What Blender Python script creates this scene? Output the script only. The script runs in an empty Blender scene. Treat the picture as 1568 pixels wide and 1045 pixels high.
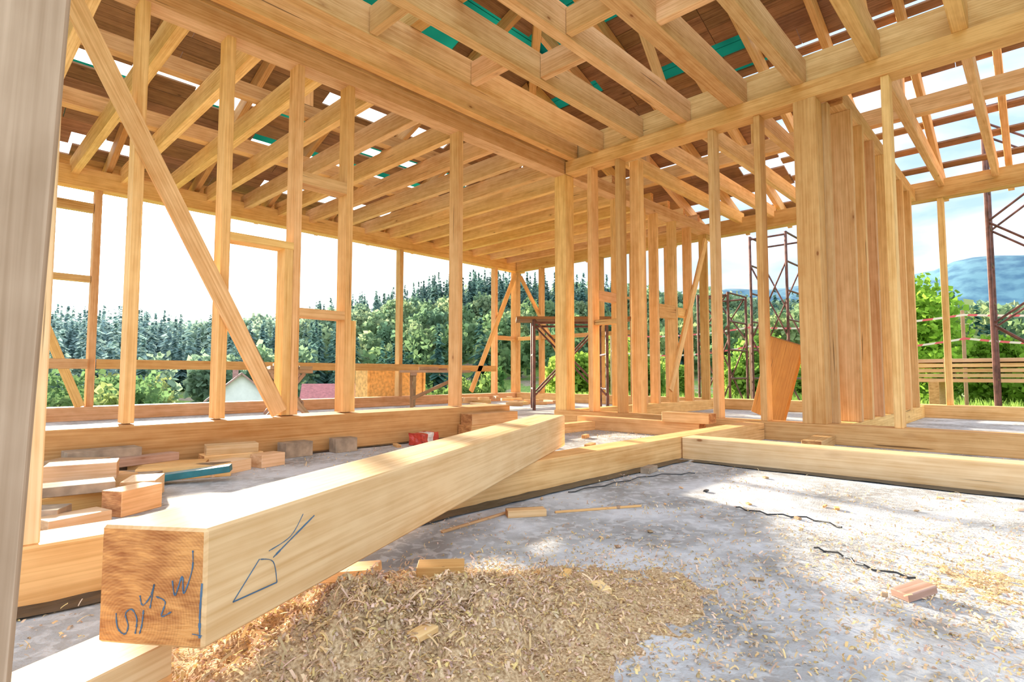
import bpy, math, random
import numpy as np
from mathutils import Vector, Matrix, noise
random.seed(7); rng=np.random.default_rng(7)
scene=bpy.context.scene
scene.view_settings.view_transform='Standard'
scene.view_settings.look='None'

# ------------------------------------------------------------------ materials
def newmat(name):
    m=bpy.data.materials.new(name); m.use_nodes=True
    nt=m.node_tree; nt.nodes.clear()
    out=nt.nodes.new('ShaderNodeOutputMaterial')
    b=nt.nodes.new('ShaderNodeBsdfPrincipled'); nt.links.new(b.outputs[0],out.inputs[0])
    return m,nt,b,out
def N(nt,t,**kw):
    n=nt.nodes.new(t)
    for k,v in kw.items(): setattr(n,k,v)
    return n
def ramp(nt,fac,stops):
    r=nt.nodes.new('ShaderNodeValToRGB'); cr=r.color_ramp
    while len(cr.elements)<len(stops): cr.elements.new(.5)
    for e,(p,c) in zip(cr.elements,stops):
        e.position=p; e.color=(c[0],c[1],c[2],1) if not isinstance(c,(int,float)) else (c,c,c,1)
    nt.links.new(fac,r.inputs[0]); return r.outputs[0]
def mix(nt,fac,a,b,mode='MIX'):
    m=nt.nodes.new('ShaderNodeMix'); m.data_type='RGBA'; m.blend_type=mode
    for s,v in ((m.inputs[0],fac),(m.inputs[6],a),(m.inputs[7],b)):
        if hasattr(v,'is_output'): nt.links.new(v,s)
        elif isinstance(v,(int,float)): s.default_value=v
        else: s.default_value=(v[0],v[1],v[2],1)
    return m.outputs[2]
def mth(nt,op,a,b=None,c=None,clamp=False):
    m=nt.nodes.new('ShaderNodeMath'); m.operation=op; m.use_clamp=clamp
    for i,v in enumerate((a,b,c)):
        if v is None: continue
        if hasattr(v,'is_output'): nt.links.new(v,m.inputs[i])
        else: m.inputs[i].default_value=v
    return m.outputs[0]
def mapping(nt,vec,scale):
    m=nt.nodes.new('ShaderNodeMapping'); m.inputs['Scale'].default_value=scale
    nt.links.new(vec,m.inputs['Vector']); return m.outputs[0]

def wood(name,dark,light,knot=(.30,.11,.03),rough=.68,cracks=True):
    m,nt,b,out=newmat(name)
    uv=N(nt,'ShaderNodeUVMap').outputs[0]
    def nn(sc,det,dist=0):
        n1=N(nt,'ShaderNodeTexNoise'); n1.inputs['Scale'].default_value=1; n1.inputs['Detail'].default_value=det
        n1.inputs['Distortion'].default_value=dist
        nt.links.new(mapping(nt,uv,sc),n1.inputs['Vector']); return n1.outputs[0]
    f=mth(nt,'ADD',mth(nt,'MULTIPLY',nn((2.0,95,1),4,.5),.55),mth(nt,'MULTIPLY',nn((.9,9,1),4),.45))
    f=mth(nt,'ADD',f,mth(nt,'MULTIPLY',mth(nt,'SUBTRACT',nn((9,16,1),3),.5),.25))
    col=ramp(nt,f,[(.34,dark),(.62,light)])
    vo=N(nt,'ShaderNodeTexVoronoi'); vo.inputs['Scale'].default_value=1
    nt.links.new(mapping(nt,uv,(2.6,6,1)),vo.inputs['Vector'])
    sep=N(nt,'ShaderNodeSeparateColor'); nt.links.new(vo.outputs['Color'],sep.inputs[0])
    keep=mth(nt,'GREATER_THAN',sep.outputs[0],.45)
    k=ramp(nt,vo.outputs['Distance'],[(.03,1.0),(.07,0.0)])
    k2=ramp(nt,vo.outputs['Distance'],[(.05,.35),(.16,0.0)])
    kk=mth(nt,'MULTIPLY',mth(nt,'MAXIMUM',k,k2),keep)
    col=mix(nt,mth(nt,'MULTIPLY',kk,.9),col,knot)
    if cracks:
        n2=N(nt,'ShaderNodeTexNoise'); n2.inputs['Scale'].default_value=1; n2.inputs['Detail'].default_value=1
        nt.links.new(mapping(nt,uv,(1.1,45,1)),n2.inputs['Vector'])
        c=ramp(nt,n2.outputs[0],[(.745,0.0),(.765,1.0)])
        col=mix(nt,mth(nt,'MULTIPLY',c,.75),col,(.12,.05,.015))
    at=N(nt,'ShaderNodeAttribute',attribute_name='tint')
    col=mix(nt,1.0,col,at.outputs['Color'],'MULTIPLY')
    nt.links.new(col,b.inputs['Base Color'])
    b.inputs['Roughness'].default_value=rough; b.inputs['Specular IOR Level'].default_value=.25
    bp=N(nt,'ShaderNodeBump'); bp.inputs['Strength'].default_value=.3; bp.inputs['Distance'].default_value=.002
    nt.links.new(f,bp.inputs['Height']); nt.links.new(bp.outputs[0],b.inputs['Normal'])
    return m
def endgrain(name,dark,light):
    m,nt,b,out=newmat(name)
    uv=N(nt,'ShaderNodeUVMap').outputs[0]
    wv=N(nt,'ShaderNodeTexWave',wave_type='RINGS',rings_direction='Z')
    wv.inputs['Scale'].default_value=75; wv.inputs['Distortion'].default_value=3; wv.inputs['Detail'].default_value=3
    nt.links.new(uv,wv.inputs['Vector'])
    n=N(nt,'ShaderNodeTexNoise'); n.inputs['Scale'].default_value=16; n.inputs['Detail'].default_value=7
    nt.links.new(mapping(nt,uv,(1,2,1)),n.inputs['Vector'])
    n3=N(nt,'ShaderNodeTexNoise'); n3.inputs['Scale'].default_value=1; n3.inputs['Detail'].default_value=3
    nt.links.new(mapping(nt,uv,(40,220,1)),n3.inputs['Vector'])
    f=mth(nt,'ADD',mth(nt,'MULTIPLY',wv.outputs['Fac'],.05),mth(nt,'ADD',mth(nt,'MULTIPLY',n.outputs[0],.72),mth(nt,'MULTIPLY',n3.outputs[0],.30)))
    col=ramp(nt,f,[(.40,dark),(.64,light)])
    at=N(nt,'ShaderNodeAttribute',attribute_name='tint')
    col=mix(nt,1.0,col,at.outputs['Color'],'MULTIPLY')
    nt.links.new(col,b.inputs['Base Color']); b.inputs['Roughness'].default_value=.75
    bp=N(nt,'ShaderNodeBump'); bp.inputs['Strength'].default_value=.6; bp.inputs['Distance'].default_value=.004
    nt.links.new(n3.outputs[0],bp.inputs['Height']); nt.links.new(bp.outputs[0],b.inputs['Normal'])
    return m
def plain(name,col,rough=.6,metal=0,nscale=20,var=.25):
    m,nt,b,out=newmat(name)
    tc=N(nt,'ShaderNodeTexCoord')
    n=N(nt,'ShaderNodeTexNoise'); n.inputs['Scale'].default_value=nscale; n.inputs['Detail'].default_value=4
    nt.links.new(tc.outputs['Object'],n.inputs['Vector'])
    c=ramp(nt,n.outputs[0],[(.3,[x*(1-var) for x in col]),(.7,[min(1,x*(1+var)) for x in col])])
    nt.links.new(c,b.inputs['Base Color']); b.inputs['Roughness'].default_value=rough; b.inputs['Metallic'].default_value=metal
    return m

M_WOOD=wood('spruce_timber',(.62,.325,.105),(.89,.59,.275))
M_END=endgrain('spruce_end_grain',(.36,.13,.035),(.76,.40,.14))
M_PALE=wood('pale_planed_timber',(.68,.42,.185),(.90,.67,.40))
M_PALEEND=endgrain('pale_end_grain',(.60,.33,.13),(.85,.58,.30))
M_ROOF=wood('dark_roof_board',(.18,.09,.045),(.40,.22,.11),knot=(.1,.05,.02))  # dark brown has the unlit look of the board undersides painted in
M_ROUGH=wood('rough_grey_timber',(.35,.22,.13),(.60,.42,.29))  # dull brown timber tone for the post, trestles and some offcuts
M_PLY=wood('oiled_plywood',(.34,.13,.03),(.52,.24,.06))
M_OSB=plain('osb_board',(.66,.40,.15),.7,0,18,.3)
M_TEALP=plain('teal_painted_board',(.015,.16,.20),.5)
M_STEEL=plain('rusty_scaffold_steel',(.14,.06,.05),.5,.3,12,.5)
M_MARK=plain('blue_marker',(.07,.16,.28),.6)
M_BLACK=plain('black_damp_proof_film',(.03,.032,.035),.35,0,30,.4)
M_STONE=plain('grey_weathered_block',(.36,.27,.19),.85,0,15,.35)

def leafmat(name,trans=.35):
    m=bpy.data.materials.new(name); m.use_nodes=True; nt=m.node_tree; nt.nodes.clear()
    out=nt.nodes.new('ShaderNodeOutputMaterial')
    at=N(nt,'ShaderNodeAttribute',attribute_name='tint')
    d=nt.nodes.new('ShaderNodeBsdfDiffuse'); t=nt.nodes.new('ShaderNodeBsdfTranslucent')
    nt.links.new(at.outputs['Color'],d.inputs[0]); nt.links.new(at.outputs['Color'],t.inputs[0])
    mx=nt.nodes.new('ShaderNodeMixShader'); mx.inputs[0].default_value=trans
    nt.links.new(d.outputs[0],mx.inputs[1]); nt.links.new(t.outputs[0],mx.inputs[2]); nt.links.new(mx.outputs[0],out.inputs[0])
    return m
M_LEAF=leafmat('foliage',.5); M_CHIP=leafmat('wood_shaving',trans=.15)
def membrane():
    m=bpy.data.materials.new('teal_roof_membrane'); m.use_nodes=True; nt=m.node_tree; nt.nodes.clear()
    out=nt.nodes.new('ShaderNodeOutputMaterial'); tc=N(nt,'ShaderNodeTexCoord')
    n=N(nt,'ShaderNodeTexNoise'); n.inputs['Scale'].default_value=1.5; nt.links.new(tc.outputs['Object'],n.inputs['Vector'])
    c=ramp(nt,n.outputs[0],[(.35,(.004,.08,.055)),(.65,(.008,.17,.115))])
    d=nt.nodes.new('ShaderNodeBsdfDiffuse'); t=nt.nodes.new('ShaderNodeBsdfTranslucent')
    nt.links.new(c,d.inputs[0]); nt.links.new(c,t.inputs[0])
    mx=nt.nodes.new('ShaderNodeMixShader'); mx.inputs[0].default_value=.35
    nt.links.new(d.outputs[0],mx.inputs[1]); nt.links.new(t.outputs[0],mx.inputs[2]); nt.links.new(mx.outputs[0],out.inputs[0])
    return m
M_MEMB=membrane()

# ------------------------------------------------------------------ timber builder
class Timber:
    def __init__(s): s.v=[];s.f=[];s.uv=[];s.t=[];s.m=[]
    def prism(s,r0,r1,tint=None,mat=0):
        b=len(s.v); s.v+= [tuple(p) for p in r0]+[tuple(p) for p in r1]
        if tint is None:
            g=random.uniform(.80,1.12); tint=(g,g*random.uniform(.91,1.03),g*random.uniform(.80,1.12))
        s.t+=[tint]*8
        L=(Vector(r1[0])-Vector(r0[0])).length
        ou,ov=random.uniform(0,50),random.uniform(0,50)
        W=(Vector(r0[1])-Vector(r0[0])).length; H=(Vector(r0[2])-Vector(r0[1])).length
        c=ov
        for (a,bb,wd) in ((0,1,W),(1,2,H),(2,3,W),(3,0,H)):
            s.f.append((b+a,b+a+4,b+bb+4,b+bb)); s.uv+=[(ou,c),(ou+L,c),(ou+L,c+wd),(ou,c+wd)]; c+=wd; s.m.append(mat)
        q=[(-W*.3,-H*.2),(W*.7,-H*.2),(W*.7,H*.8),(-W*.3,H*.8)]
        s.f.append((b,b+1,b+2,b+3)); s.uv+=q; s.m.append(mat+1)
        s.f.append((b+7,b+6,b+5,b+4)); s.uv+=[q[3],q[2],q[1],q[0]]; s.m.append(mat+1)
    def beam(s,p0,p1,w,h,up=(0,0,1),tint=None,mat=0):
        p0=Vector(p0);p1=Vector(p1);dn=(p1-p0).normalized();up=Vector(up)
        if abs(dn.dot(up))>.95: up=Vector((0,1,0))
        sd=dn.cross(up).normalized(); uv=sd.cross(dn)
        r=lambda p:[p-sd*w/2-uv*h/2,p+sd*w/2-uv*h/2,p+sd*w/2+uv*h/2,p-sd*w/2+uv*h/2]
        s.prism(r(p0),r(p1),tint,mat)
    def box(s,x0,x1,y0,y1,z0,z1,tint=None,mat=0):
        dx,dy,dz=x1-x0,y1-y0,z1-z0; cx,cy,cz=(x0+x1)/2,(y0+y1)/2,(z0+z1)/2
        if dx>=dy and dx>=dz: s.beam((x0,cy,cz),(x1,cy,cz),dy,dz,tint=tint,mat=mat)
        elif dy>=dz: s.beam((cx,y0,cz),(cx,y1,cz),dx,dz,tint=tint,mat=mat)
        else: s.beam((cx,cy,z0),(cx,cy,z1),dx,dy,up=(0,1,0),tint=tint,mat=mat)
    def make(s,name,mats,bevel=.003,parent=None):
        me=bpy.data.meshes.new(name); me.from_pydata(s.v,[],s.f); 
        for m in mats: me.materials.append(m)
        me.polygons.foreach_set('material_index',s.m)
        ul=me.uv_layers.new(name='UVMap'); ul.data.foreach_set('uv',np.array(s.uv,dtype=np.float32).ravel())
        ca=me.color_attributes.new('tint','FLOAT_COLOR','POINT')
        ca.data.foreach_set('color',np.array([(a,b,c,1) for a,b,c in s.t],dtype=np.float32).ravel())
        me.update(); ob=bpy.data.objects.new(name,me); scene.collection.objects.link(ob)
        if bevel:
            bv=ob.modifiers.new('bevel','BEVEL'); bv.width=bevel; bv.segments=1; bv.limit_method='ANGLE'
        if parent: ob.parent=parent
        return ob
WD=[M_WOOD,M_END]
def quads(name,V,C,mat,parent=None):
    V=np.asarray(V,dtype=np.float32).reshape(-1,3); n=len(V); q=n//4
    me=bpy.data.meshes.new(name); me.vertices.add(n); me.vertices.foreach_set('co',V.ravel())
    me.loops.add(n); me.loops.foreach_set('vertex_index',np.arange(n,dtype=np.int32))
    me.polygons.add(q); me.polygons.foreach_set('loop_start',np.arange(0,n,4,dtype=np.int32))
    me.update(calc_edges=True)
    ca=me.color_attributes.new('tint','FLOAT_COLOR','POINT')
    C=np.repeat(np.c_[np.asarray(C),np.ones(q)],4,axis=0).astype(np.float32); ca.data.foreach_set('color',C.ravel())
    me.materials.append(mat); ob=bpy.data.objects.new(name,me); scene.collection.objects.link(ob)
    if parent: ob.parent=parent
    return ob
def empty(name,loc=(0,0,0)):
    e=bpy.data.objects.new(name,None); e.location=loc; e.empty_display_size=.2; scene.collection.objects.link(e); return e

# ------------------------------------------------------------------ dimensions
ZT=2.61; ZP=2.74
YL=3.64; XR=4.63; YO=7.8; XO=8.3

# floor slab
m,nt,b,out=newmat('dusty_concrete')
tc=N(nt,'ShaderNodeTexCoord').outputs['Object']
def nz(scale,detail=5,dist=0):
    n=N(nt,'ShaderNodeTexNoise'); n.inputs['Scale'].default_value=scale; n.inputs['Detail'].default_value=detail
    n.inputs['Distortion'].default_value=dist; nt.links.new(tc,n.inputs['Vector']); return n.outputs[0]
conc=ramp(nt,nz(2.6,8,.5),[(.34,(.30,.30,.30)),(.5,(.46,.47,.49)),(.62,(.62,.64,.68))])
conc=mix(nt,mth(nt,'MULTIPLY',ramp(nt,nz(9,6,.5),[(.52,0.0),(.68,1.0)]),.5),conc,(.30,.26,.23))
conc=mix(nt,mth(nt,'MULTIPLY',ramp(nt,nz(26,7,.6),[(.50,0.0),(.60,1.0)]),.45),conc,(.72,.74,.77))
grain=nz(160,3); big=nz(3.4,7,.8); mid=nz(14,5,.4)
s=mth(nt,'ADD',mth(nt,'MULTIPLY',big,.85),mth(nt,'ADD',mth(nt,'MULTIPLY',mid,.6),mth(nt,'MULTIPLY',grain,.65)))
sx=N(nt,'ShaderNodeSeparateXYZ'); nt.links.new(tc,sx.inputs[0])
def blob(cx,cy,r):
    dx=mth(nt,'SUBTRACT',sx.outputs[0],cx); dy=mth(nt,'SUBTRACT',sx.outputs[1],cy)
    d=mth(nt,'SQRT',mth(nt,'ADD',mth(nt,'MULTIPLY',dx,dx),mth(nt,'MULTIPLY',dy,dy)))
    return mth(nt,'SUBTRACT',1,mth(nt,'DIVIDE',d,r),clamp=True)
bl=mth(nt,'MAXIMUM',blob(.8,.75,1.0),mth(nt,'MAXIMUM',blob(1.9,.0,1.4),mth(nt,'MAXIMUM',blob(3.9,2.6,1.3),blob(4.2,.4,.8))))
s=mth(nt,'ADD',s,mth(nt,'MULTIPLY',bl,.20))
sm=ramp(nt,s,[(1.06,0.0),(1.20,1.0)])
dust=ramp(nt,nz(220,3),[(.3,(.42,.26,.13)),(.6,(.78,.59,.37))])
nt.links.new(mix(nt,sm,conc,dust),b.inputs['Base Color']); b.inputs['Roughness'].default_value=.8
bp=N(nt,'ShaderNodeBump'); bp.inputs['Strength'].default_value=.7; bp.inputs['Distance'].default_value=.006
nt.links.new(mth(nt,'ADD',mth(nt,'MULTIPLY',grain,.5),mth(nt,'MULTIPLY',sm,.8)),bp.inputs['Height']); nt.links.new(bp.outputs[0],b.inputs['Normal'])
M_CONC=m
def simple_box(name,x0,x1,y0,y1,z0,z1,mat):
    T=Timber(); T.box(x0,x1,y0,y1,z0,z1,tint=(1,1,1)); return T.make(name,[mat,mat],0)
simple_box('floor',-2.6,8.6,-3,8.1,-.45,0,M_CONC)

# ------------------------------------------------------------------ walls
T=Timber(); y0,y1=YL-.06,YL+.06
for x in (-.9,-.3,.30,.77,1.232,1.682,2.065,3.12):
    T.box(x-.025,x+.025,y0,y1,.24,ZT)
T.box(1.60,1.655,y0,y1,.24,1.33)
T.box(2.09,2.13,y0,y1,.24,.89)
for x in (5.15,5.62,6.1,6.5,7.0,7.45,7.98): T.box(x-.025,x+.025,y0,y1,.14,ZT)
T.box(6.16,6.21,y0,y1,.14,ZT)
T.box(XR-.075,XR+.065,YL-.075,YL+.07,0.14,ZT)
T.box(1.257,1.657,y0,y1,1.33,1.38); T.box(1.707,2.04,y0,y1,1.80,1.88); T.box(1.707,2.04,y0,y1,.89,.95)
for a,b_ in ((5.17,5.6),(5.64,6.08),(6.52,6.98),(7.02,7.43)): T.box(a,b_,y0,y1,1.35+random.uniform(-.15,.15),1.42+random.uniform(.0,.05))
T.box(-1.6,8.3,y0-.01,y1+.01,ZT,ZP)
T.box(-1.6,4.60,YL-.075,YL+.005,ZP,3.02)
T.box(-1.6,4.60,YL-.20,YL-.12,ZP,2.98)
T.box(-1.6,4.60,YL+.015,YL+.06,ZP,3.10)
T.box(4.8,8.2,y0,y1,.0,.14)
T.beam((.40,YL-.078,2.52),(1.58,YL-.078,.26),.10,.03,up=(0,1,0))
T.beam((6.75,YL-.08,.3),(7.9,YL-.08,2.5),.10,.03,up=(0,1,0))
T.make('wall_left',WD)

T=Timber(); x0,x1=XR-.06,XR+.06
for y in (3.27,2.94,2.0,1.615,.733,-.3,-.9): T.box(x0,x1,y-.025,y+.025,.14,ZT)
T.box(XR+.10,XR+.20,2.80,2.90,.14,ZT)
T.box(XR-.08,XR+.08,1.17,1.33,.14,ZP-.13)
T.box(XR+.085,XR+.16,1.13,1.25,.14,ZT)
T.box(x0-.02,x1+.02,-3,3.56,ZT,ZP)
T.box(x0+.06,x1+.02,-3,3.55,ZP,2.99)
T.box(XR-.09,XR+.09,-3,3.72,0,.14)
T.box(XR-.03,XR+.05,2.965,3.24,1.0,1.05)
T.make('wall_right',WD)

T=Timber()
for x in (5.0,5.38,5.80,6.25,6.7,7.2,7.7): T.box(x-.03,x+.03,1.03,1.19,.14,ZT)
T.box(4.83,8.2,1.05,1.17,ZT,ZP); T.box(4.74,8.2,1.05,1.17,0,.14)
T.make('wall_partition',WD)

T=Timber()
for x in (.78,1.29,5.45,7.69,-.6): T.box(x-.035,x+.035,YO-.06,YO+.06,.15,ZT)
T.box(XO-.07,XO+.07,YO-.07,YO+.07,.15,ZT)
T.box(-1.8,XO+.2,YO-.08,YO+.08,ZT,ZP+.09); T.box(-1.8,XO+.2,YO-.12,YO+.12,0,.15)
T.box(1.33,7.65,YO-.10,YO-.065,.57,.68); T.box(-.5,1.25,YO-.10,YO-.065,.57,.68)
T.box(.8,1.25,YO-.05,YO+.05,1.55,1.62)
T.box(-.5,1.25,YO-.05,YO+.05,2.35,2.45)
T.beam((.62,YO-.08,1.7),(1.2,YO-.08,.15),.09,.03,up=(0,1,0))
T.beam((7.0,YO-.085,.2),(8.2,YO-.085,2.55),.1,.03,up=(0,1,0))
T.box(7.72,8.23,YO-.05,YO+.05,1.2,1.28)
T.make('wall_outer_left',WD)
T=Timber()
for y in (7.1,6.4,5.7,5.05,4.4,.82,-.8): T.box(XO-.06,XO+.06,y-.03,y+.03,.15,ZT)
T.box(XO-.08,XO+.08,-3.0,YO-.09,ZT,ZP+.09); T.box(XO-.12,XO+.12,-3.0,YO-.13,0,.15)
T.beam((XO-.08,7.6,2.5),(XO-.08,6.5,.7),.03,.1,up=(1,0,0))
for a,b_ in ((7.13,7.7),(6.43,7.07),(5.73,6.37),(5.08,5.67)): T.box(XO-.05,XO+.05,a,b_,1.2,1.27)
T.make('wall_outer_right',WD)

# ------------------------------------------------------------------ ceiling joists
T=Timber()
JY=(3.17,2.72,2.24,1.77,1.29,.80,.31,-.18,-.67,-1.2)
for y in JY:
    w=.085 if y!=1.77 else .14
    T.box(-1.6,XR-.005,y-w/2,y+w/2,ZP,2.95)
    T.box(XR+.085,XO,y-.03,y+.03,ZP,2.90)
for i,y in enumerate(JY[:-1]):
    y2=JY[i+1]; xx=3.15 if i%2 else 2.85
    T.box(xx-.03,xx+.03,y2+.045,y-.045,ZP+.01,2.93)
    xx=1.7 if i%2 else 1.95
    T.box(xx-.03,xx+.03,y2+.045,y-.045,ZP+.01,2.93)
T.box(2.25,2.35,-1.3,3.4,2.955,3.12)
T.box(6.2,6.3,-3,7.7,2.905,3.06)
x=-1.25
while x<8.2:
    T.box(x-.035,x+.035,YL+.065,YO+.05,ZP,2.93); x+=.462
T.box(-1.6,8.2,6.24,6.36,2.935,3.09)
T.box(-1.6,8.2,4.95,5.05,2.935,3.06)
for xx in (2.4,5.3): T.box(xx-.05,xx+.05,4.95,5.05,3.05,3.85)
for yy in (3.6,2.2,.9): T.box(6.2,6.3,yy-.05,yy+.05,3.06,3.65)
T.beam((5.2,2.6,2.95),(4.2,2.6,4.1),.05,.12); T.beam((5.2,.9,2.95),(4.1,.9,4.1),.05,.12)
T.make('ceiling',WD)

# ------------------------------------------------------------------ roof
SL=.36; roof=empty('roof')
zl=lambda s:3.02+SL*s
R=Timber(); B=Timber()
SM=5.6
x=-1.4
while x<8.4:
    smax=min(SM,8.5-x-.05)
    if smax>.3: R.beam((x,8.3,zl(-.4)-.10),(x,7.9-smax,zl(smax)-.10),.06,.15,tint=(.8,.72,.65))
    x+=.93
y=-2.9
while y<7.8:
    smax=min(SM,7.9-y-.05)
    if smax>.3: R.beam((8.9,y,zl(-.4)-.10),(8.5-smax,y,zl(smax)-.10),.06,.15)
    y+=.62
R.beam((8.85,8.25,zl(-.35)-.10),(3.0,2.4,zl(5.5)-.10),.09,.2)
k=0; s=-.4
th=math.atan(SL); nl=Vector((0,math.sin(th),math.cos(th))); nr=Vector((math.sin(th),0,math.cos(th)))
while s<SM:
    wd=random.uniform(.193,.202); sm_=s+.09
    xmax=.6+(7.9-sm_)-.02; x=-1.7
    gap=(abs(s-1.3)<.1 or abs(s-.17)<.12)
    while x<xmax-.1:
        L=min(random.uniform(.5,3.2) if not gap else random.uniform(.25,.9),xmax-x)
        if s>2.6: sk=random.random()<.42
        elif gap: sk=random.random()<.65
        else: sk=random.random()<.03
        if not sk: B.beam((x,7.9-sm_,zl(sm_)),(x+L-.006,7.9-sm_,zl(sm_)),wd,.022,up=nl)
        x+=L
    ymax=(8.5-sm_)-.6-.02; y=-3
    while y<ymax-.1:
        L=min(random.uniform(.5,2.6),ymax-y)
        if y<2.4 and y+L>2.4: L=2.4-y
        if y<2.35 and s<2.4: sk=(k%2!=0) and random.random()<.97; w2=.10 if k%2==0 else wd
        elif s>2.3 and y>1.8: sk=random.random()<.42; w2=wd
        elif y<2.35: sk=random.random()<.06; w2=wd
        else: sk=(k%5==3 and random.random()<.6) or random.random()<.05; w2=wd
        if not sk: B.beam((8.5-sm_,y,zl(sm_)),(8.5-sm_,y+L-.006,zl(sm_)),w2,.022,up=nr)
        y+=L
    s+=.19; k+=1
R.make('rafters',WD,parent=roof)
B.make('sheathing_boards',[M_ROOF,M_ROOF],0,parent=roof)
V=[];C=[]
def lq(x0,x1,s0,s1,o=.05):
    V.extend([(x0,7.9-s0,zl(s0)+o),(x1,7.9-s0,zl(s0)+o),(x1,7.9-s1,zl(s1)+o),(x0,7.9-s1,zl(s1)+o)]); C.append((1,1,1))
def rq(y0,y1,s0,s1,o=.05):
    V.extend([(8.5-s0,y0,zl(s0)+o),(8.5-s0,y1,zl(s0)+o),(8.5-s1,y1,zl(s1)+o),(8.5-s1,y0,zl(s1)+o)]); C.append((1,1,1))
s=2.3
while s<SM:
    lq(-1.7,8.5-s,s,s+.21)
    if 7.9-s>2.3: rq(2.0,7.9-s,s,s+.21)
    s+=.2
lq(-1.7,6.9,.95,1.28); lq(2.5,6.4,1.40,1.6); lq(-1.7,7.2,.45,.8)
quads('roof_membrane',V,C,M_MEMB,parent=roof)

# ------------------------------------------------------------------ floor timbers
T=Timber(); T.box(-.9,3.62,3.47,3.77,.0,.235,tint=(.76,.64,.55)); T.make('sill_timber',WD,.006)
T=Timber(); T.box(3.0,3.62,3.30,3.46,0,.10); T.box(3.02,3.55,3.31,3.45,.10,.19)
T.make('timber_offcut_stack',WD,.004)
T=Timber(); T.box(-1.0,4.53,1.60,1.75,0,.13); T.make('sill_timber',[M_WOOD,M_END],.005)
T=Timber(); T.box(3.15,3.30,-3.0,1.595,0,.13,tint=(1.0,.97,.95)); T.make('sill_timber',[M_PALE,M_PALEEND],.005)
T=Timber(); T.box(3.0,4.50,3.0,3.1,0,.08); T.make('timber_batten',WD,.003)
T=Timber(); T.box(4.25,4.37,2.0,3.2,0,.12); T.box(4.20,4.34,1.9,2.3,.12,.2); T.make('timber_batten',WD,.003)
T=Timber(); T.box(.142,.192,1.615,1.735,.13,2.735,tint=(1.05,1.05,1.05)); T.make('wall_stud',[M_PALE,M_PALEEND],.003)
T=Timber()
T.prism([(-.167,.70,0),(.062,.70,0),(.062,.757,0),(-.167,.757,0)],[(-.10,.70,3),(.145,.70,3),(.145,.757,3),(-.10,.757,3)],tint=(1,1,1))
T.make('rough_post',[M_ROUGH,M_ROUGH],.004)

# big diagonal timber
D=Vector((.9425,.4603,0)).normalized()
A=Vector((.275,.836,.13)); Bq=Vector((.181,.967,.13)); up=Vector((0,0,.16))
perp=Vector((-D.y,D.x,0))*.16
far=A+D*2.30
ring0=[Bq,A,A+up,Bq+up]; ring1=[far+perp,far,far+up,far+perp+up]
T=Timber(); T.prism(ring0,ring1,tint=(.97,.92,.86))
big=T.make('squared_timber_beam',[M_PALE,M_END],.004)
T=Timber()
e=(A-Bq); en=Vector((-e.y,e.x,0)).normalized(); en=-en if en.dot(D)>0 else en
def endp(s_,t_): return Bq+e*s_+up*t_+en*.0006
def stroke(pts,f,n,w=.0018):
    for a,b_ in zip(pts[:-1],pts[1:]):
        T.beam(f(*a),f(*b_),w*random.uniform(.4,1.3),.0006,up=n,tint=(1,1,1))
sn=Vector((D.y,-D.x,0))
def sidep(a,t_): return A+D*a+up*t_+sn*.0006
def curve(pts,n=6):
    o=[]
    P=[pts[0]]+pts+[pts[-1]]
    for i in range(1,len(P)-2):
        for k in range(n):
            t=k/n; q=[]
            for c in (0,1):
                a,b_,c_,d=P[i-1][c],P[i][c],P[i+1][c],P[i+2][c]
                q.append(.5*((2*b_)+(-a+c_)*t+(2*a-5*b_+4*c_-d)*t*t+(-a+3*b_-3*c_+d)*t**3))
            o.append(tuple(q))
    o.append(pts[-1]); return o
stroke(curve([(.18,.26),(.20,.14),(.27,.09),(.30,.16),(.27,.26),(.33,.30),(.38,.22),(.37,.10)]),endp,en)
stroke(curve([(.41,.10),(.43,.18),(.44,.30)]),endp,en)
stroke(curve([(.40,.42),(.43,.34),(.50,.42),(.53,.52),(.50,.32)]),endp,en); stroke(curve([(.55,.42),(.64,.38),(.61,.26),(.70,.30)]),endp,en)
stroke(curve([(.70,.56),(.73,.44),(.79,.60),(.81,.46),(.88,.66),(.88,.82)]),endp,en)
stroke(curve([(.97,.10),(.965,.3),(.975,.55)]),endp,en,.003); stroke([(.90,.13),(.99,.12)],endp,en)
stroke([(.05,.28),(.10,.56)],sidep,sn,.0016); stroke([(.05,.28),(.14,.26)],sidep,sn,.0016); stroke(curve([(.10,.56),(.13,.48),(.14,.26)]),sidep,sn,.0014)
stroke(curve([(.13,.52),(.16,.60),(.23,.78)]),sidep,sn,.0026); stroke(curve([(.12,.60),(.17,.66),(.20,.84)]),sidep,sn,.0014)
T.make('pencil_marks',[M_MARK,M_MARK],0,parent=big)

def offcut(x,y,z,l,w,h,rot,mats=None,name='wood_offcut',tilt=0,tint=None):
    T=Timber(); c,s_=math.cos(math.radians(rot)),math.sin(math.radians(rot))
    dz=math.sin(math.radians(tilt))*l/2
    T.beam((-c*l/2,-s_*l/2,h/2-dz+abs(dz)),(c*l/2,s_*l/2,h/2+dz+abs(dz)),w,h,tint=tint)
    ob=T.make(name,mats or [M_PALE,M_PALEEND],.002); ob.location=(x,y,z); return ob
PG=[M_PALE,M_PALEEND]; GR=[M_STONE,M_STONE]; GW=[M_ROUGH,M_ROUGH]
offcut(.155,.96,0,.20,.13,.06,30,WD); offcut(.16,.965,.06,.19,.12,.05,24)
offcut(.62,3.36,0,.30,.12,.07,8,GR); offcut(.62,3.36,.07,.30,.13,.07,2,GR); offcut(.34,3.38,0,.2,.1,.09,30,GR)
offcut(.42,3.14,0,.26,.12,.07,60,GR); offcut(.54,2.94,0,.24,.12,.07,20,WD); offcut(.47,2.90,.07,.24,.14,.07,-15,PG)
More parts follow.
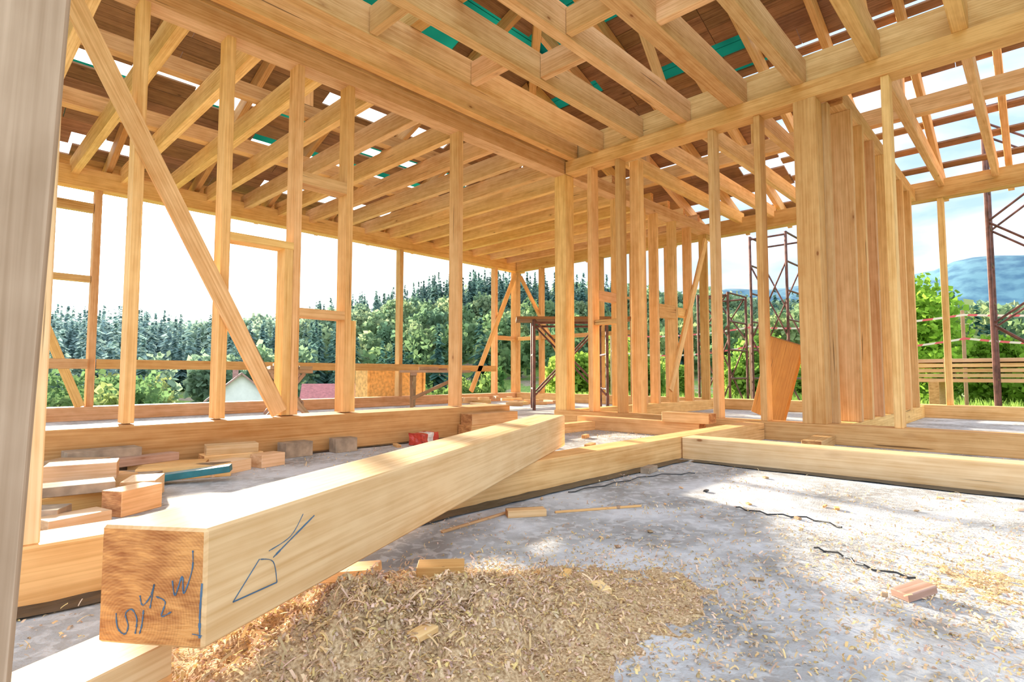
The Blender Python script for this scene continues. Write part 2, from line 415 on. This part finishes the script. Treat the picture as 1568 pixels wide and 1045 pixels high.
offcut(.30,2.78,0,.28,.11,.07,70,WD); offcut(.40,2.62,0,.27,.11,.07,10,WD); offcut(.39,2.60,.07,.26,.12,.035,-8,GR)
offcut(.36,2.33,0,.18,.1,.045,15,PG); offcut(.55,2.45,0,.17,.09,.09,30,WD)
offcut(.26,2.45,0,.2,.1,.06,-30,GR); offcut(.50,3.2,.07,.22,.10,.05,-40,GW)
offcut(.64,2.70,0,.18,.12,.08,65,PG); offcut(.68,3.1,0,.26,.12,.05,-35,GR)
offcut(.83,2.92,0,.44,.075,.03,-28,[M_TEALP,M_TEALP],'teal_painted_board',6)
offcut(.90,3.06,0,.40,.10,.06,-20,WD); offcut(.88,3.24,0,.34,.11,.06,-25,WD); offcut(.78,3.28,.06,.3,.08,.04,15,GW)
offcut(1.08,3.07,0,.25,.12,.06,25,PG); offcut(1.2,3.3,0,.30,.13,.07,-5,WD); offcut(1.2,3.3,.07,.26,.11,.05,-12,PG)
offcut(1.33,3.13,0,.15,.10,.07,15,PG); offcut(1.60,3.37,0,.18,.1,.09,5,GR); offcut(1.92,3.36,0,.15,.1,.09,-4,GR)
offcut(2.3,3.3,0,.12,.03,.02,70,WD)
offcut(.69,1.17,.035,.13,.07,.022,-50,PG,tilt=5); offcut(.86,1.05,.03,.11,.06,.028,-42,WD)
offcut(.95,.80,.018,.33,.018,.012,22,WD,'wood_splinter'); offcut(1.03,.755,.004,.10,.055,.03,-30,PG)
offcut(.60,.78,.06,.05,.03,.012,10,PG)
offcut(1.56,.235,.0,.085,.045,.018,-30,GW,tilt=8); offcut(1.50,1.36,0,.14,.05,.025,-35,WD); offcut(1.35,1.42,0,.4,.012,.008,5,WD,'wood_splinter')
offcut(1.75,1.22,0,.35,.01,.008,-30,WD,'wood_splinter'); offcut(2.6,1.5,0,.12,.05,.03,10,GR)
for i in range(44):
    offcut(random.uniform(.5,3.0),random.uniform(-.6,1.5),0.002,random.uniform(.012,.035),random.uniform(.006,.018),random.uniform(.004,.009),random.uniform(0,180),(WD,GW,PG,GW,[M_BLACK,M_BLACK])[i%5],'wood_chip')
for i in range(14):
    offcut(random.uniform(2.0,4.2),random.uniform(1.9,2.9),0.0,random.uniform(.05,.16),random.uniform(.03,.06),random.uniform(.02,.04),random.uniform(0,180),WD)
for i in range(18):
    offcut(random.uniform(6.3,7.9),random.uniform(6.2,7.5),random.choice([0,0,.05]),random.uniform(.15,.4),random.uniform(.06,.12),random.uniform(.03,.07),random.uniform(0,180),PG)
offcut(4.28,1.15,0,.5,.12,.07,5,WD,'timber_batten')
T=Timber(); T.beam((4.95,1.72,.14),(4.86,1.52,.78),.30,.04,up=(1,-.25,0)); T.make('leaning_plywood_board',[M_PLY,M_PLY],.003)

def package(loc):
    import bmesh
    me=bpy.data.meshes.new('crumpled_package')
    bm=bmesh.new(); bmesh.ops.create_cube(bm,size=1); bmesh.ops.subdivide_edges(bm,edges=bm.edges[:],cuts=5,use_grid_fill=True)
    for v in bm.verts:
        v.co=Vector((v.co.x*.2,v.co.y*.12,v.co.z*.08)); n=noise.noise_vector(v.co*25); v.co+=n*.012
    for f in bm.faces: f.material_index=1 if abs(f.calc_center_median().x)<.04 else 0
    bm.to_mesh(me); bm.free(); me.materials.append(plain('red_film',(.50,.05,.03),.3)); me.materials.append(plain('white_film',(.75,.72,.68),.3))
    ob=bpy.data.objects.new('crumpled_package',me); ob.location=loc; ob.rotation_euler=(0,0,.3); scene.collection.objects.link(ob)
package((2.52,3.28,.045))

def film(name,x0,x1,y0,y1,z=.004,n=60):
    horiz=(x1-x0)>(y1-y0); vs=[];fs=[]
    for i in range(n+1):
        t=i/n
        for j in range(4):
            u=j/3
            if horiz: x=x0+(x1-x0)*t; y=y0+(y1-y0)*u+.018*noise.noise(Vector((x*4,j*.3,0)))
            else: y=y0+(y1-y0)*t; x=x0+(x1-x0)*u+.018*noise.noise(Vector((y*4,j*.3,3)))
            vs.append((x,y,z+.007*abs(noise.noise(Vector((x*14,y*14,1))))))
    for i in range(n):
        for j in range(3): a=i*4+j; fs.append((a,a+1,a+5,a+4))
    me=bpy.data.meshes.new(name); me.from_pydata(vs,[],fs); me.materials.append(M_BLACK)
    ob=bpy.data.objects.new(name,me); scene.collection.objects.link(ob)
film('damp_proof_strip',-.5,3.1,1.52,1.60); film('damp_proof_strip',3.05,3.145,-2.5,1.5)
film('damp_proof_strip',0,3.4,3.40,3.465)

# ------------------------------------------------------------------ sawdust
G=[(.62,.98,.19,.15,.062),(.86,.80,.20,.11,.040),(.45,.80,.2,.2,.040),(1.12,.66,.18,.09,.014),(1.75,.15,.22,.12,.010)]
def hgt(x,y):
    h=sum(a*math.exp(-((x-cx)/sx_)**2/2-((y-cy)/sy)**2/2) for cx,cy,sx_,sy,a in G)
    n=noise.noise(Vector((x*6,y*6,0)))*.6+noise.noise(Vector((x*17,y*17,4)))*.6+noise.noise(Vector((x*45,y*45,9)))*.35
    return h*(1+.9*n)-.0085+.006*noise.noise(Vector((x*30,y*30,2)))
xs=np.arange(-.1,2.5,.012); ys=np.arange(-.7,1.56,.012)
vs=[(x,y,hgt(x,y)) for x in xs for y in ys]; ny=len(ys)
fs=[(i*ny+j,(i+1)*ny+j,(i+1)*ny+j+1,i*ny+j+1) for i in range(len(xs)-1) for j in range(ny-1)
    if max(vs[i*ny+j][2],vs[(i+1)*ny+j+1][2],vs[i*ny+j+1][2],vs[(i+1)*ny+j][2])>-.001]
m,nt,b,out=newmat('sawdust'); tc=N(nt,'ShaderNodeTexCoord').outputs['Object']
n=N(nt,'ShaderNodeTexNoise'); n.inputs['Scale'].default_value=180; n.inputs['Detail'].default_value=4; nt.links.new(tc,n.inputs['Vector'])
nt.links.new(ramp(nt,n.outputs[0],[(.3,(.34,.20,.09)),(.65,(.78,.58,.35))]),b.inputs['Base Color']); b.inputs['Roughness'].default_value=.9
bp=N(nt,'ShaderNodeBump'); bp.inputs['Strength'].default_value=.9; bp.inputs['Distance'].default_value=.006; nt.links.new(n.outputs[0],bp.inputs['Height']); nt.links.new(bp.outputs[0],b.inputs['Normal'])
me=bpy.data.meshes.new('sawdust_pile'); me.from_pydata(vs,[],fs); me.materials.append(m)
for p in me.polygons: p.use_smooth=True
ob=bpy.data.objects.new('sawdust_pile',me); scene.collection.objects.link(ob)
pts=[]
def addp(n,cx,cy,sx_,sy):
    for _ in range(n): pts.append((random.gauss(cx,sx_),random.gauss(cy,sy)))
addp(14000,.65,.92,.21,.15); addp(5500,.95,.72,.32,.22); addp(3500,1.8,.12,.4,.22); addp(1500,1.3,.2,.4,.3); addp(1500,4.0,2.6,.25,.5); addp(1500,4.1,.6,.2,.5); addp(800,2.4,3.1,.8,.15)
for _ in range(17000):
    x,y=random.uniform(0,3.1),random.uniform(-1.5,1.55)
    if noise.noise(Vector((x*2.8,y*2.8,7)))+random.uniform(-.3,.3)>.16: pts.append((x,y))
P=np.array([(x,y,max(0,hgt(x,y) if (-.1<x<2.5 and -.7<y<1.56) else 0)) for x,y in pts if not (1.585<y<1.765) and not (3.14<x<3.31) and x<4.5 and y<3.45])
n=len(P); L=rng.uniform(.004,.016,n)*np.where(rng.random(n)<.12,1.9,1); W=rng.uniform(.0007,.0026,n); cv=rng.uniform(.3,3.6,n)
yaw=rng.uniform(0,2*math.pi,n); pit=rng.uniform(-.6,1.1,n)
dirv=np.c_[np.cos(yaw)*np.cos(pit),np.sin(yaw)*np.cos(pit),np.sin(pit)]
sd=np.c_[-np.sin(yaw),np.cos(yaw),np.zeros(n)]+rng.normal(0,.3,(n,3)); sd/=np.linalg.norm(sd,axis=1)[:,None]
nv=np.cross(dirv,sd); nv[:,2]=np.abs(nv[:,2])
Vv=[];rows=[]
for i in range(5):
    t=(i/4-.5); a=t*cv
    c=P+dirv*(np.sin(a)/cv*L)[:,None]+nv*((np.cos(a)-.6)/cv*L)[:,None]; c[:,2]+=.002
    rows.append((c-sd*W[:,None],c+sd*W[:,None]))
for i in range(4):
    Vv.append(np.stack([rows[i][0],rows[i+1][0],rows[i+1][1],rows[i][1]],axis=1))
V=np.concatenate(Vv,0); g=rng.uniform(.55,1.1,n)
C=np.c_[.86*g,.65*g*rng.uniform(.9,1.06,n),.40*g*rng.uniform(.7,1.3,n)]; C=np.concatenate([C,C,C,C],0)
quads('wood_shavings',V,C,M_CHIP)

# ------------------------------------------------------------------ scaffold & site items
def tube(T,a,b_,r=.024):
    a=Vector(a);b_=Vector(b_);d=(b_-a).normalized();u=Vector((0,0,1)) if abs(d.z)<.9 else Vector((1,0,0))
    s_=d.cross(u).normalized();w=s_.cross(d); base=len(T[0]); n=8
    for p in (a,b_):
        for i in range(n):
            an=2*math.pi*i/n; T[0].append(tuple(p+(s_*math.cos(an)+w*math.sin(an))*r))
    for i in range(n):
        j=(i+1)%n; T[1].append((base+i,base+j,base+n+j,base+n+i))
def tubes(name,segs,mat,r=.024):
    T=([],[]); 
    for sg in segs: tube(T,sg[0],sg[1],sg[2] if len(sg)>2 else r)
    me=bpy.data.meshes.new(name); me.from_pydata(T[0],[],T[1]); me.materials.append(mat)
    ob=bpy.data.objects.new(name,me); scene.collection.objects.link(ob); return ob
def cord(pts):
    pts=[(x,y,.006+.004*math.sin(i*2.1)) for i,(x,y) in enumerate(curve(pts,5))]
    tubes('electrical_cord',[(a,b_,.0026) for a,b_ in zip(pts[:-1],pts[1:])],M_BLACK)
cord([(2.12,.86),(2.10,.74),(2.13,.62),(2.08,.50)]); cord([(1.78,.50),(1.76,.42),(1.70,.36),(1.69,.25)]); cord([(2.7,1.3),(2.5,1.42),(2.2,1.45),(1.9,1.48)])
def scaffold(p,q,w,z0,z1,name='scaffold_tower',step=.5):
    p=Vector(p);q=Vector(q);d=(q-p).normalized();n=Vector((-d.y,d.x,0))*w; S=[]
    for a in (p,q):
        for o in (Vector((0,0,0)),n):
            S.append(((a+o)+Vector((0,0,z0)),(a+o)+Vector((0,0,z1))))
        z=z0+.3
        while z<z1: S.append((a+Vector((0,0,z)),a+n+Vector((0,0,z)),.017)); z+=step
    for o in (Vector((0,0,0)),n):
        z=z0+.2
        while z+1.0<z1+.3:
            zz=min(z+1.3,z1)
            S.append((p+o+Vector((0,0,z)),q+o+Vector((0,0,zz)),.014)); S.append((q+o+Vector((0,0,z)),p+o+Vector((0,0,zz)),.014)); z+=1.3
        S.append((p+o+Vector((0,0,z1-.05)),q+o+Vector((0,0,z1-.05)),.017))
    return tubes(name,S,M_STEEL)
scaffold((10.0,3.7,0),(10.0,3.1,0),.8,-.36,2.95)
scaffold((9.6,4.5,0),(9.6,3.95,0),.8,-.36,1.95)
scaffold((9.7,2.75,0),(9.7,2.1,0),.7,-.36,1.55)
scaffold((9.2,.45,0),(9.2,-1.2,0),.6,-.36,4.2)
sc=scaffold((6.0,5.28,0),(6.73,4.53,0),.6,0,1.3,'work_platform')
T=Timber(); dq=Vector((.73,-.75,0)).normalized(); nn=Vector((.75,.73,0)).normalized()
for i in range(3):
    a=Vector((6.0,5.28,1.325))-dq*.25+nn*(.1+i*.2); T.beam(a,a+dq*1.7,.18,.04)
T.make('planks',[M_ROOF,M_ROOF],.002,parent=sc)

def sawhorse_table(x,y,rot,name='sawhorse_table'):
    T=Timber(); 
    for sx_ in (-.45,.45):
        T.beam((sx_,-.3,0),(sx_,.22,.55),.05,.07,up=(1,0,0)); T.beam((sx_+.055,.3,0),(sx_+.055,-.22,.55),.05,.07,up=(1,0,0))
        T.box(sx_-.03,sx_+.1,-.33,.33,.55,.60)
    T.beam((-.45,-.2,.15),(.5,.15,.5),.03,.06)
    for i in range(3): T.box(-.7,.75,-.3+i*.2,-.12+i*.2,.60,.64)
    T.box(-.3,.1,-.1,.05,.64,.70); T.box(0,.3,.08,.2,.64,.68)
    ob=T.make(name,[M_ROUGH,M_ROUGH],.002); ob.location=(x,y,0); ob.rotation_euler=(0,0,math.radians(rot)); return ob
a=sawhorse_table(5.55,7.0,-35); a.scale=(.75,.75,.9); a=sawhorse_table(3.15,6.9,70); a.scale=(.7,.8,.95)
T=Timber(); T.box(5.3,6.5,8.5,8.9,-.36,.66); T.box(5.25,6.55,8.45,8.95,.66,.70,mat=0)
for xx in (5.28,5.9,6.48): T.box(xx,xx+.05,8.47,8.5,-.36,.66)
ob=T.make('osb_crate',[M_OSB,M_OSB],.004)

T=Timber()
for yb in (-3,-1.6,-.2,1.1): T.box(9.95,11.0,yb,yb+.12,-.36,.40)
for k in range(5):
    x=9.95
    while x<10.95: T.box(x,x+.14,-3.6+random.uniform(-.1,.1),1.45+random.uniform(-.15,.15),.40+k*.07,.40+k*.07+.05); x+=.15
    for yb in (-2.2,-.4,1.0): T.box(9.95,11.0,yb,yb+.04,.40+k*.07+.05,.40+k*.07+.07)
T.make('lumber_stack',PG,.002)

m,nt,b,out=newmat('red_white_barrier_tape'); tc=N(nt,'ShaderNodeTexCoord').outputs['Object']
wv=N(nt,'ShaderNodeTexWave',bands_direction='DIAGONAL'); wv.inputs['Scale'].default_value=2.2; nt.links.new(tc,wv.inputs['Vector'])
r=ramp(nt,wv.outputs['Fac'],[(.54,(.88,.88,.88)),(.56,(.8,.16,.22))]); nt.links.new(r,b.inputs['Base Color'])
bt=empty('barrier_tape_fence')
T=Timber()
for yb in (-2.5,.95,4.5,8.0): T.box(12.1,12.15,yb,yb+.05,-.36,1.6)
T.make('posts',[M_ROUGH,M_ROUGH],.003,parent=bt)
V=[];C=[]
for z,sg in ((1.1,.16),(1.5,.10)):
    for a,b_ in ((-2.5,.95),(.95,4.5),(4.5,8.0)):
        for i in range(12):
            t0,t1=i/12,(i+1)/12; f=lambda t:z-sg*4*t*(1-t)
            ya,yb=a+(b_-a)*t0,a+(b_-a)*t1
            V+=[(12.08,ya,f(t0)),(12.08,yb,f(t1)),(12.07,yb,f(t1)+.035),(12.07,ya,f(t0)+.035)]; C.append((1,1,1))
quads('tape',V,C,m,parent=bt)

# ------------------------------------------------------------------ terrain
azs=[-60,-20,0,5.7,15,23.6,34,46,51,56,61,70.5,82,95,110,180]
tns=[.08,.09,.09,.095,.115,.140,.160,.172,.165,.138,.118,.092,.076,.07,.07,.07]
def sst(a,b_,x):
    t=min(1,max(0,(x-a)/(b_-a))); return t*t*(3-2*t)
def terr(x,y):
    r=math.hypot(x,y); az=math.degrees(math.atan2(y,x))
    left=sst(38,58,az) if az<140 else 1
    drop=-(1.2+4.9*left)*sst(13,55,r)
    tn=float(np.interp(az,azs,tns)); rh=tn*200-9.5-drop
    h=-.36+drop+(rh)*sst(75,205,r)+ (noise.noise(Vector((x*.03,y*.03,0)))*1.5 if r>30 else 0)*sst(30,80,r)
    return h
vs=[];fs=[]; rad=[0,6,10,13,16,20,26,34,44,56,70,85,100,115,130,145,160,175,190,205,230,300]
AZ=np.linspace(-180,180,121)
for r in rad:
    for a in AZ: 
        x,y=r*math.cos(math.radians(a)),r*math.sin(math.radians(a)); vs.append((x,y,terr(x,y)))
for i in range(len(rad)-1):
    for j in range(120): a=i*121+j; fs.append((a,a+121,a+122,a+1))
m,nt,b,out=newmat('grassy_ground'); tc=N(nt,'ShaderNodeTexCoord').outputs['Object']
def nz2(sc,d=5):
    n=N(nt,'ShaderNodeTexNoise'); n.inputs['Scale'].default_value=sc; n.inputs['Detail'].default_value=d; nt.links.new(tc,n.inputs['Vector']); return n.outputs[0]
gc=ramp(nt,nz2(3),[(.3,(.09,.17,.03)),(.7,(.26,.38,.08))]); dc=ramp(nt,nz2(5),[(.3,(.20,.14,.09)),(.7,(.44,.36,.27))])
nt.links.new(mix(nt,ramp(nt,nz2(.25,3),[(.5,0.0),(.6,1.0)]),gc,dc),b.inputs['Base Color']); b.inputs['Roughness'].default_value=.95
me=bpy.data.meshes.new('ground'); me.from_pydata(vs,[],fs); me.materials.append(m)
ob=bpy.data.objects.new('ground',me); scene.collection.objects.link(ob)
vs=[];fs=[]; NA=140
for i in range(7):
    for j in range(NA+1):
        az=-60+175*j/NA; a=math.radians(az); r=600+60*i
        top=float(np.interp(az,[-60,-10,0,4,10,16,22,30,45,115],[.13,.15,.158,.155,.148,.145,.14,.12,.06,.0]))*960
        top+=noise.noise(Vector((az*.15,0,0)))*14+noise.noise(Vector((az*.9,i*.5,0)))*5
        t=i/6; vs.append((r*math.cos(a),r*math.sin(a),-12+(top+12)*sst(0,1,t)))
for i in range(6):
    for j in range(NA): a=i*(NA+1)+j; fs.append((a,a+NA+1,a+NA+2,a+1))
m,nt,b,out=newmat('hazy_forested_ridge'); tc=N(nt,'ShaderNodeTexCoord').outputs['Object']
n=N(nt,'ShaderNodeTexNoise'); n.inputs['Scale'].default_value=.05; n.inputs['Detail'].default_value=8; nt.links.new(tc,n.inputs['Vector'])
nt.links.new(ramp(nt,n.outputs[0],[(.40,(.045,.13,.21)),(.60,(.11,.24,.30))]),b.inputs['Base Color']); b.inputs['Roughness'].default_value=1  # blue aerial haze is painted into the ridge colour
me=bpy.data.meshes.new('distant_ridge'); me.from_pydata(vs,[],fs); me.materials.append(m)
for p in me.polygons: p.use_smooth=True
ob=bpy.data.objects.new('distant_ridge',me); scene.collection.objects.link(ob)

# ------------------------------------------------------------------ trees
def leafquads(Pc,size):
    n=len(Pc); a=rng.normal(size=(n,3)); a/=np.linalg.norm(a,axis=1)[:,None]
    b_=np.cross(a,rng.normal(size=(n,3))); b_/=np.linalg.norm(b_,axis=1)[:,None]
    s_=(size*rng.uniform(.6,1.3,n))[:,None]; a=a*s_*.5; b_=b_*s_*.4
    return np.stack([Pc-a-b_,Pc+a-b_*.6,Pc+a*.9+b_,Pc-a*.7+b_*1.1],axis=1)
def decid(x,y,z,H,n,size,col,ragged=1.05):
    nb=7; Vt=[];Ct=[]
    R=H*.30
    for k in range(nb):
        an=random.uniform(0,6.28); rr=random.uniform(0,R*.65); bz=random.uniform(.3,.82)*H
        br=R*random.uniform(.45,.7)*(1.15-abs(bz/H-.5))
        if k==0: rr=0;bz=.5*H;br=R*.8
        m_=n//nb; d=rng.normal(size=(m_,3)); d/=np.linalg.norm(d,axis=1)[:,None]
        p=d*(br*rng.uniform(.6,ragged,m_))[:,None]*np.array([1,1,1.15])+np.array([x+rr*math.cos(an),y+rr*math.sin(an),z+bz])
        Vt.append(leafquads(p,size)); g=rng.uniform(.65,1.25,m_)*random.uniform(.85,1.15); Ct.append(np.outer(g,col))
    return Vt,Ct
def conif(x,y,z,H,n,size,col):
    t=rng.random(n)**1.3; R=H*.17*(1-t)*(.75+.35*np.abs(np.sin(t*28))); an=rng.uniform(0,6.28,n); rr=R*rng.uniform(.7,1.05,n)
    p=np.c_[x+rr*np.cos(an),y+rr*np.sin(an),z+H*.06+t*H*.96]
    g=rng.uniform(.6,1.3,n); s_=size*(1.1-.7*t)
    a=np.c_[np.cos(an),np.sin(an),-np.full(n,.45)]; b_=np.c_[-np.sin(an),np.cos(an),rng.normal(0,.3,n)]
    a=a*(s_*.6)[:,None]; b_=b_*(s_*.45)[:,None]
    return [np.stack([p-a-b_,p+a-b_*.3,p+a+b_*.3,p-a+b_],axis=1)],[np.outer(g,col)]
DV=[];DC=[];CV=[];CC=[]
for _ in range(2500):
    az=random.uniform(-22,108); r=math.sqrt(random.uniform(88**2,215**2))
    if random.random()<.25: r=random.uniform(190,212)
    x,y=r*math.cos(math.radians(az)),r*math.sin(math.radians(az)); z=terr(x,y)-.3
    cn=noise.noise(Vector((x*.02,y*.02,5)))
    haze=min(.9,.05+max(0,(r-70)/380)+.48*sst(54,82,az))  # distance haze and sun-side brightness, painted into the leaf colours below
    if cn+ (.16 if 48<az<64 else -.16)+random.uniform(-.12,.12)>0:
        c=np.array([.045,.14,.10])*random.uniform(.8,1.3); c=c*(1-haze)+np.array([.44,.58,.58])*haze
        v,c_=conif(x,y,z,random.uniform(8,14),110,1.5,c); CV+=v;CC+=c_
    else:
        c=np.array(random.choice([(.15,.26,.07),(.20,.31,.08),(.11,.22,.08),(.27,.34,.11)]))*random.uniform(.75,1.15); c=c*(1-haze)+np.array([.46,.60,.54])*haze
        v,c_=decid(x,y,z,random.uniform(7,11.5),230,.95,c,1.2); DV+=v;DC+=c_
def near(az,r,H,n,size,c):
    x,y=r*math.cos(math.radians(az)),r*math.sin(math.radians(az)); v,c_=decid(x,y,terr(x,y)-.15*H,H,n,size,np.array(c),1.25); return v,c_
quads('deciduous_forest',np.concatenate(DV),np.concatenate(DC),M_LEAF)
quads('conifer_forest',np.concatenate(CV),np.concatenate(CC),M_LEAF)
def grove(cnt,a0,a1,r0,r1,h0,h1,n,size,cols):
    NV=[];NC=[]
    for _ in range(cnt):
        v,c=near(random.uniform(a0,a1),random.uniform(r0,r1),random.uniform(h0,h1),n,size,random.choice(cols)); NV+=v;NC+=c
    quads('tree_grove',np.concatenate(NV),np.concatenate(NC),M_LEAF)
LC=[(.22,.32,.12),(.32,.38,.14),(.16,.27,.11)]
grove(62,75.5,104,42,84,4.5,9,600,.42,LC)
grove(6,63.5,64.8,60,74,4,6,500,.5,LC)
grove(28,44,56,66,80,3.5,6,350,.6,[(.12,.24,.07),(.22,.32,.09)])
NV=[];NC=[]
for _ in range(60):
    az=random.uniform(3,40); r=random.uniform(19,36); v,c=near(az,r,random.uniform(1.6,3.2),1100,.16,random.choice([(.26,.40,.07),(.36,.48,.10),(.20,.34,.07)])); NV+=v;NC+=c
for az,r,H in ((8.4,17,4.5),(7.2,18.5,3.9),(3,19,2.4),(12,20,3.3),(0,18,2.2)):
    v,c=near(az,r,H,4200,.12,(.28,.47,.06)); NV+=v;NC+=c
quads('shrub_thicket',np.concatenate(NV),np.concatenate(NC),M_LEAF)
n=24000; a=rng.uniform(math.radians(-20),math.radians(46),n); r=rng.uniform(11.5,26,n); x=r*np.cos(a); y=r*np.sin(a)
ok=~((x<9.2)&(y<8.8))&~((x>9.5)&(x<11.2)&(y<1.8)); x,y=x[ok],y[ok]; n=len(x); z=np.array([terr(p,q) for p,q in zip(x,y)])
h=rng.uniform(.12,.4,n); w=rng.uniform(.01,.03,n); an=rng.uniform(0,6.28,n); lx,ly=rng.normal(0,.08,n),rng.normal(0,.08,n)
dx,dy=np.cos(an)*w,np.sin(an)*w
V=np.stack([np.c_[x-dx,y-dy,z],np.c_[x+dx,y+dy,z],np.c_[x+dx*.2+lx,y+dy*.2+ly,z+h],np.c_[x-dx*.2+lx,y-dy*.2+ly,z+h]],axis=1)
g=rng.uniform(.7,1.3,n); quads('grass_tufts',V,np.c_[.28*g,.42*g,.09*g],M_LEAF)

def house(x,y,zb,w,l,hw,hr,rot,wall,roofc):
    e_=empty('village_house',(x,y,zb)); e_.rotation_euler=(0,0,math.radians(rot))
    W=plain('plaster_'+str(x),wall,.8,0,2,.06); Rm=plain('roof_tile_'+str(x),roofc,.7,0,3,.25); Gm=plain('window_glass_'+str(x),(.05,.07,.09),.2)
    v=[(-l/2,-w/2,0),(l/2,-w/2,0),(l/2,w/2,0),(-l/2,w/2,0),(-l/2,-w/2,hw),(l/2,-w/2,hw),(l/2,w/2,hw),(-l/2,w/2,hw),(-l/2,0,hw+hr),(l/2,0,hw+hr)]
    f=[(0,1,5,4),(1,2,6,9,5),(2,3,7,6),(3,0,4,8,7)]
    me=bpy.data.meshes.new('walls'); me.from_pydata(v,[],f); me.materials.append(W); o_=bpy.data.objects.new('walls',me); scene.collection.objects.link(o_); o_.parent=e_
    T=Timber(); ov=.5; sl=hr/(w/2)
    for sg in (-1,1):
        T.beam((-l/2-ov,sg*(w/4+ov/2),hw+hr/2-ov*sl/2+.1),(l/2+ov,sg*(w/4+ov/2),hw+hr/2-ov*sl/2+.1),math.hypot(w/2+ov,hr+ov*sl)+.05,.18,up=(0,sg*sl,1))
    T.box(-.4,.3,.3,.9,hw+hr*.5,hw+hr+.9)
    o_=T.make('roof_and_chimney',[Rm,Rm],0); o_.parent=e_
    T=Timber()
    for k in range(3):
        xx=-l/2+l*(k+.5)/3
        for sg in (-1,1): T.box(xx-.5,xx+.5,sg*w/2-.05,sg*w/2+.05,hw*.45,hw*.85)
    for sg in (-1,1): T.box(sg*l/2-.05,sg*l/2+.05,-.5,.5,hw*.45,hw*.85)
    o_=T.make('windows',[Gm,Gm],0); o_.parent=e_
house(25.0,66.5,-5.3,6.0,6.5,3.3,2.6,70,(.88,.86,.82),(.42,.24,.20))
house(38.0,67.0,-5.9,6.5,9,3.4,1.7,-30,(.85,.76,.66),(.40,.13,.13))

# ------------------------------------------------------------------ world / sun
sun_az=math.radians(43.6+35.6); sun_el=math.radians(14.5)
sd=Vector((math.cos(sun_az)*math.cos(sun_el),math.sin(sun_az)*math.cos(sun_el),math.sin(sun_el)))
w=bpy.data.worlds.new('sky'); scene.world=w; w.use_nodes=True; nt=w.node_tree; nt.nodes.clear()
out=nt.nodes.new('ShaderNodeOutputWorld'); bg=nt.nodes.new('ShaderNodeBackground'); nt.links.new(bg.outputs[0],out.inputs[0])
tc=N(nt,'ShaderNodeTexCoord').outputs['Generated']; sp=N(nt,'ShaderNodeSeparateXYZ'); nt.links.new(tc,sp.inputs[0])
sky=ramp(nt,sp.outputs[2],[(0.0,(.68,.79,.90)),(.25,(.42,.61,.84)),(.7,(.62,.76,.92))])
cn=N(nt,'ShaderNodeTexNoise'); cn.inputs['Scale'].default_value=3.2; cn.inputs['Detail'].default_value=7; cn.inputs['Distortion'].default_value=.3
nt.links.new(mapping(nt,tc,(1,1,3)),cn.inputs['Vector'])
sky=mix(nt,ramp(nt,cn.outputs[0],[(.42,0.0),(.62,.9)]),sky,(1,1,1))
dp=nt.nodes.new('ShaderNodeVectorMath'); dp.operation='DOT_PRODUCT'; nt.links.new(tc,dp.inputs[0]); dp.inputs[1].default_value=sd
dt=mth(nt,'MAXIMUM',dp.outputs['Value'],0.0)
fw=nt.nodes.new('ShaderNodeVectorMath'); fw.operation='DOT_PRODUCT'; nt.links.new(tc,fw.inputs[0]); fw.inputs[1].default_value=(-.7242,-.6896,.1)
back_fill=mth(nt,'MULTIPLY',mth(nt,'MAXIMUM',fw.outputs['Value'],0.0),.85)  # extra sky brightness behind the camera, added as fill for the interior
zen_fill=mth(nt,'MULTIPLY',ramp(nt,sp.outputs[2],[(.4,0.0),(.75,1.0)]),.35)  # overhead sky raised as well, added to light the interior
stg=mth(nt,'ADD',1.1,mth(nt,'ADD',back_fill,zen_fill))
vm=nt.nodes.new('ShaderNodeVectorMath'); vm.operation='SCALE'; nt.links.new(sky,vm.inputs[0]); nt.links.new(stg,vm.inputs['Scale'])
gl=mth(nt,'ADD',mth(nt,'MULTIPLY',mth(nt,'POWER',dt,900.0),40.0),mth(nt,'ADD',mth(nt,'MULTIPLY',mth(nt,'POWER',dt,60.0),4.0),mth(nt,'MULTIPLY',mth(nt,'POWER',dt,6.0),1.6)))
vg=nt.nodes.new('ShaderNodeVectorMath'); vg.operation='SCALE'; vg.inputs[0].default_value=(1,.93,.80); nt.links.new(gl,vg.inputs['Scale'])
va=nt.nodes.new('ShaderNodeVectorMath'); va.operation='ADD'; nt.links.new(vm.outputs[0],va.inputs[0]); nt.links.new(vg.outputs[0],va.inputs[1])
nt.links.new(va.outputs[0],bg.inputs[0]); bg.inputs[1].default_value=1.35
sl=bpy.data.lights.new('sun','SUN'); sl.energy=16; sl.color=(1,.87,.67); sl.angle=math.radians(2.2)
so=bpy.data.objects.new('sun',sl); so.rotation_euler=(-sd).to_track_quat('-Z','Y').to_euler(); so.location=(0,20,10); scene.collection.objects.link(so)

# ------------------------------------------------------------------ camera
cam=bpy.data.cameras.new('camera'); co=bpy.data.objects.new('camera',cam); scene.collection.objects.link(co)
cam.sensor_width=36; cam.lens=19.65; cam.clip_start=.05; cam.clip_end=3000
co.location=(0,0,.5); co.rotation_euler=(math.radians(93.5),0,math.radians(-46.4)); scene.camera=co
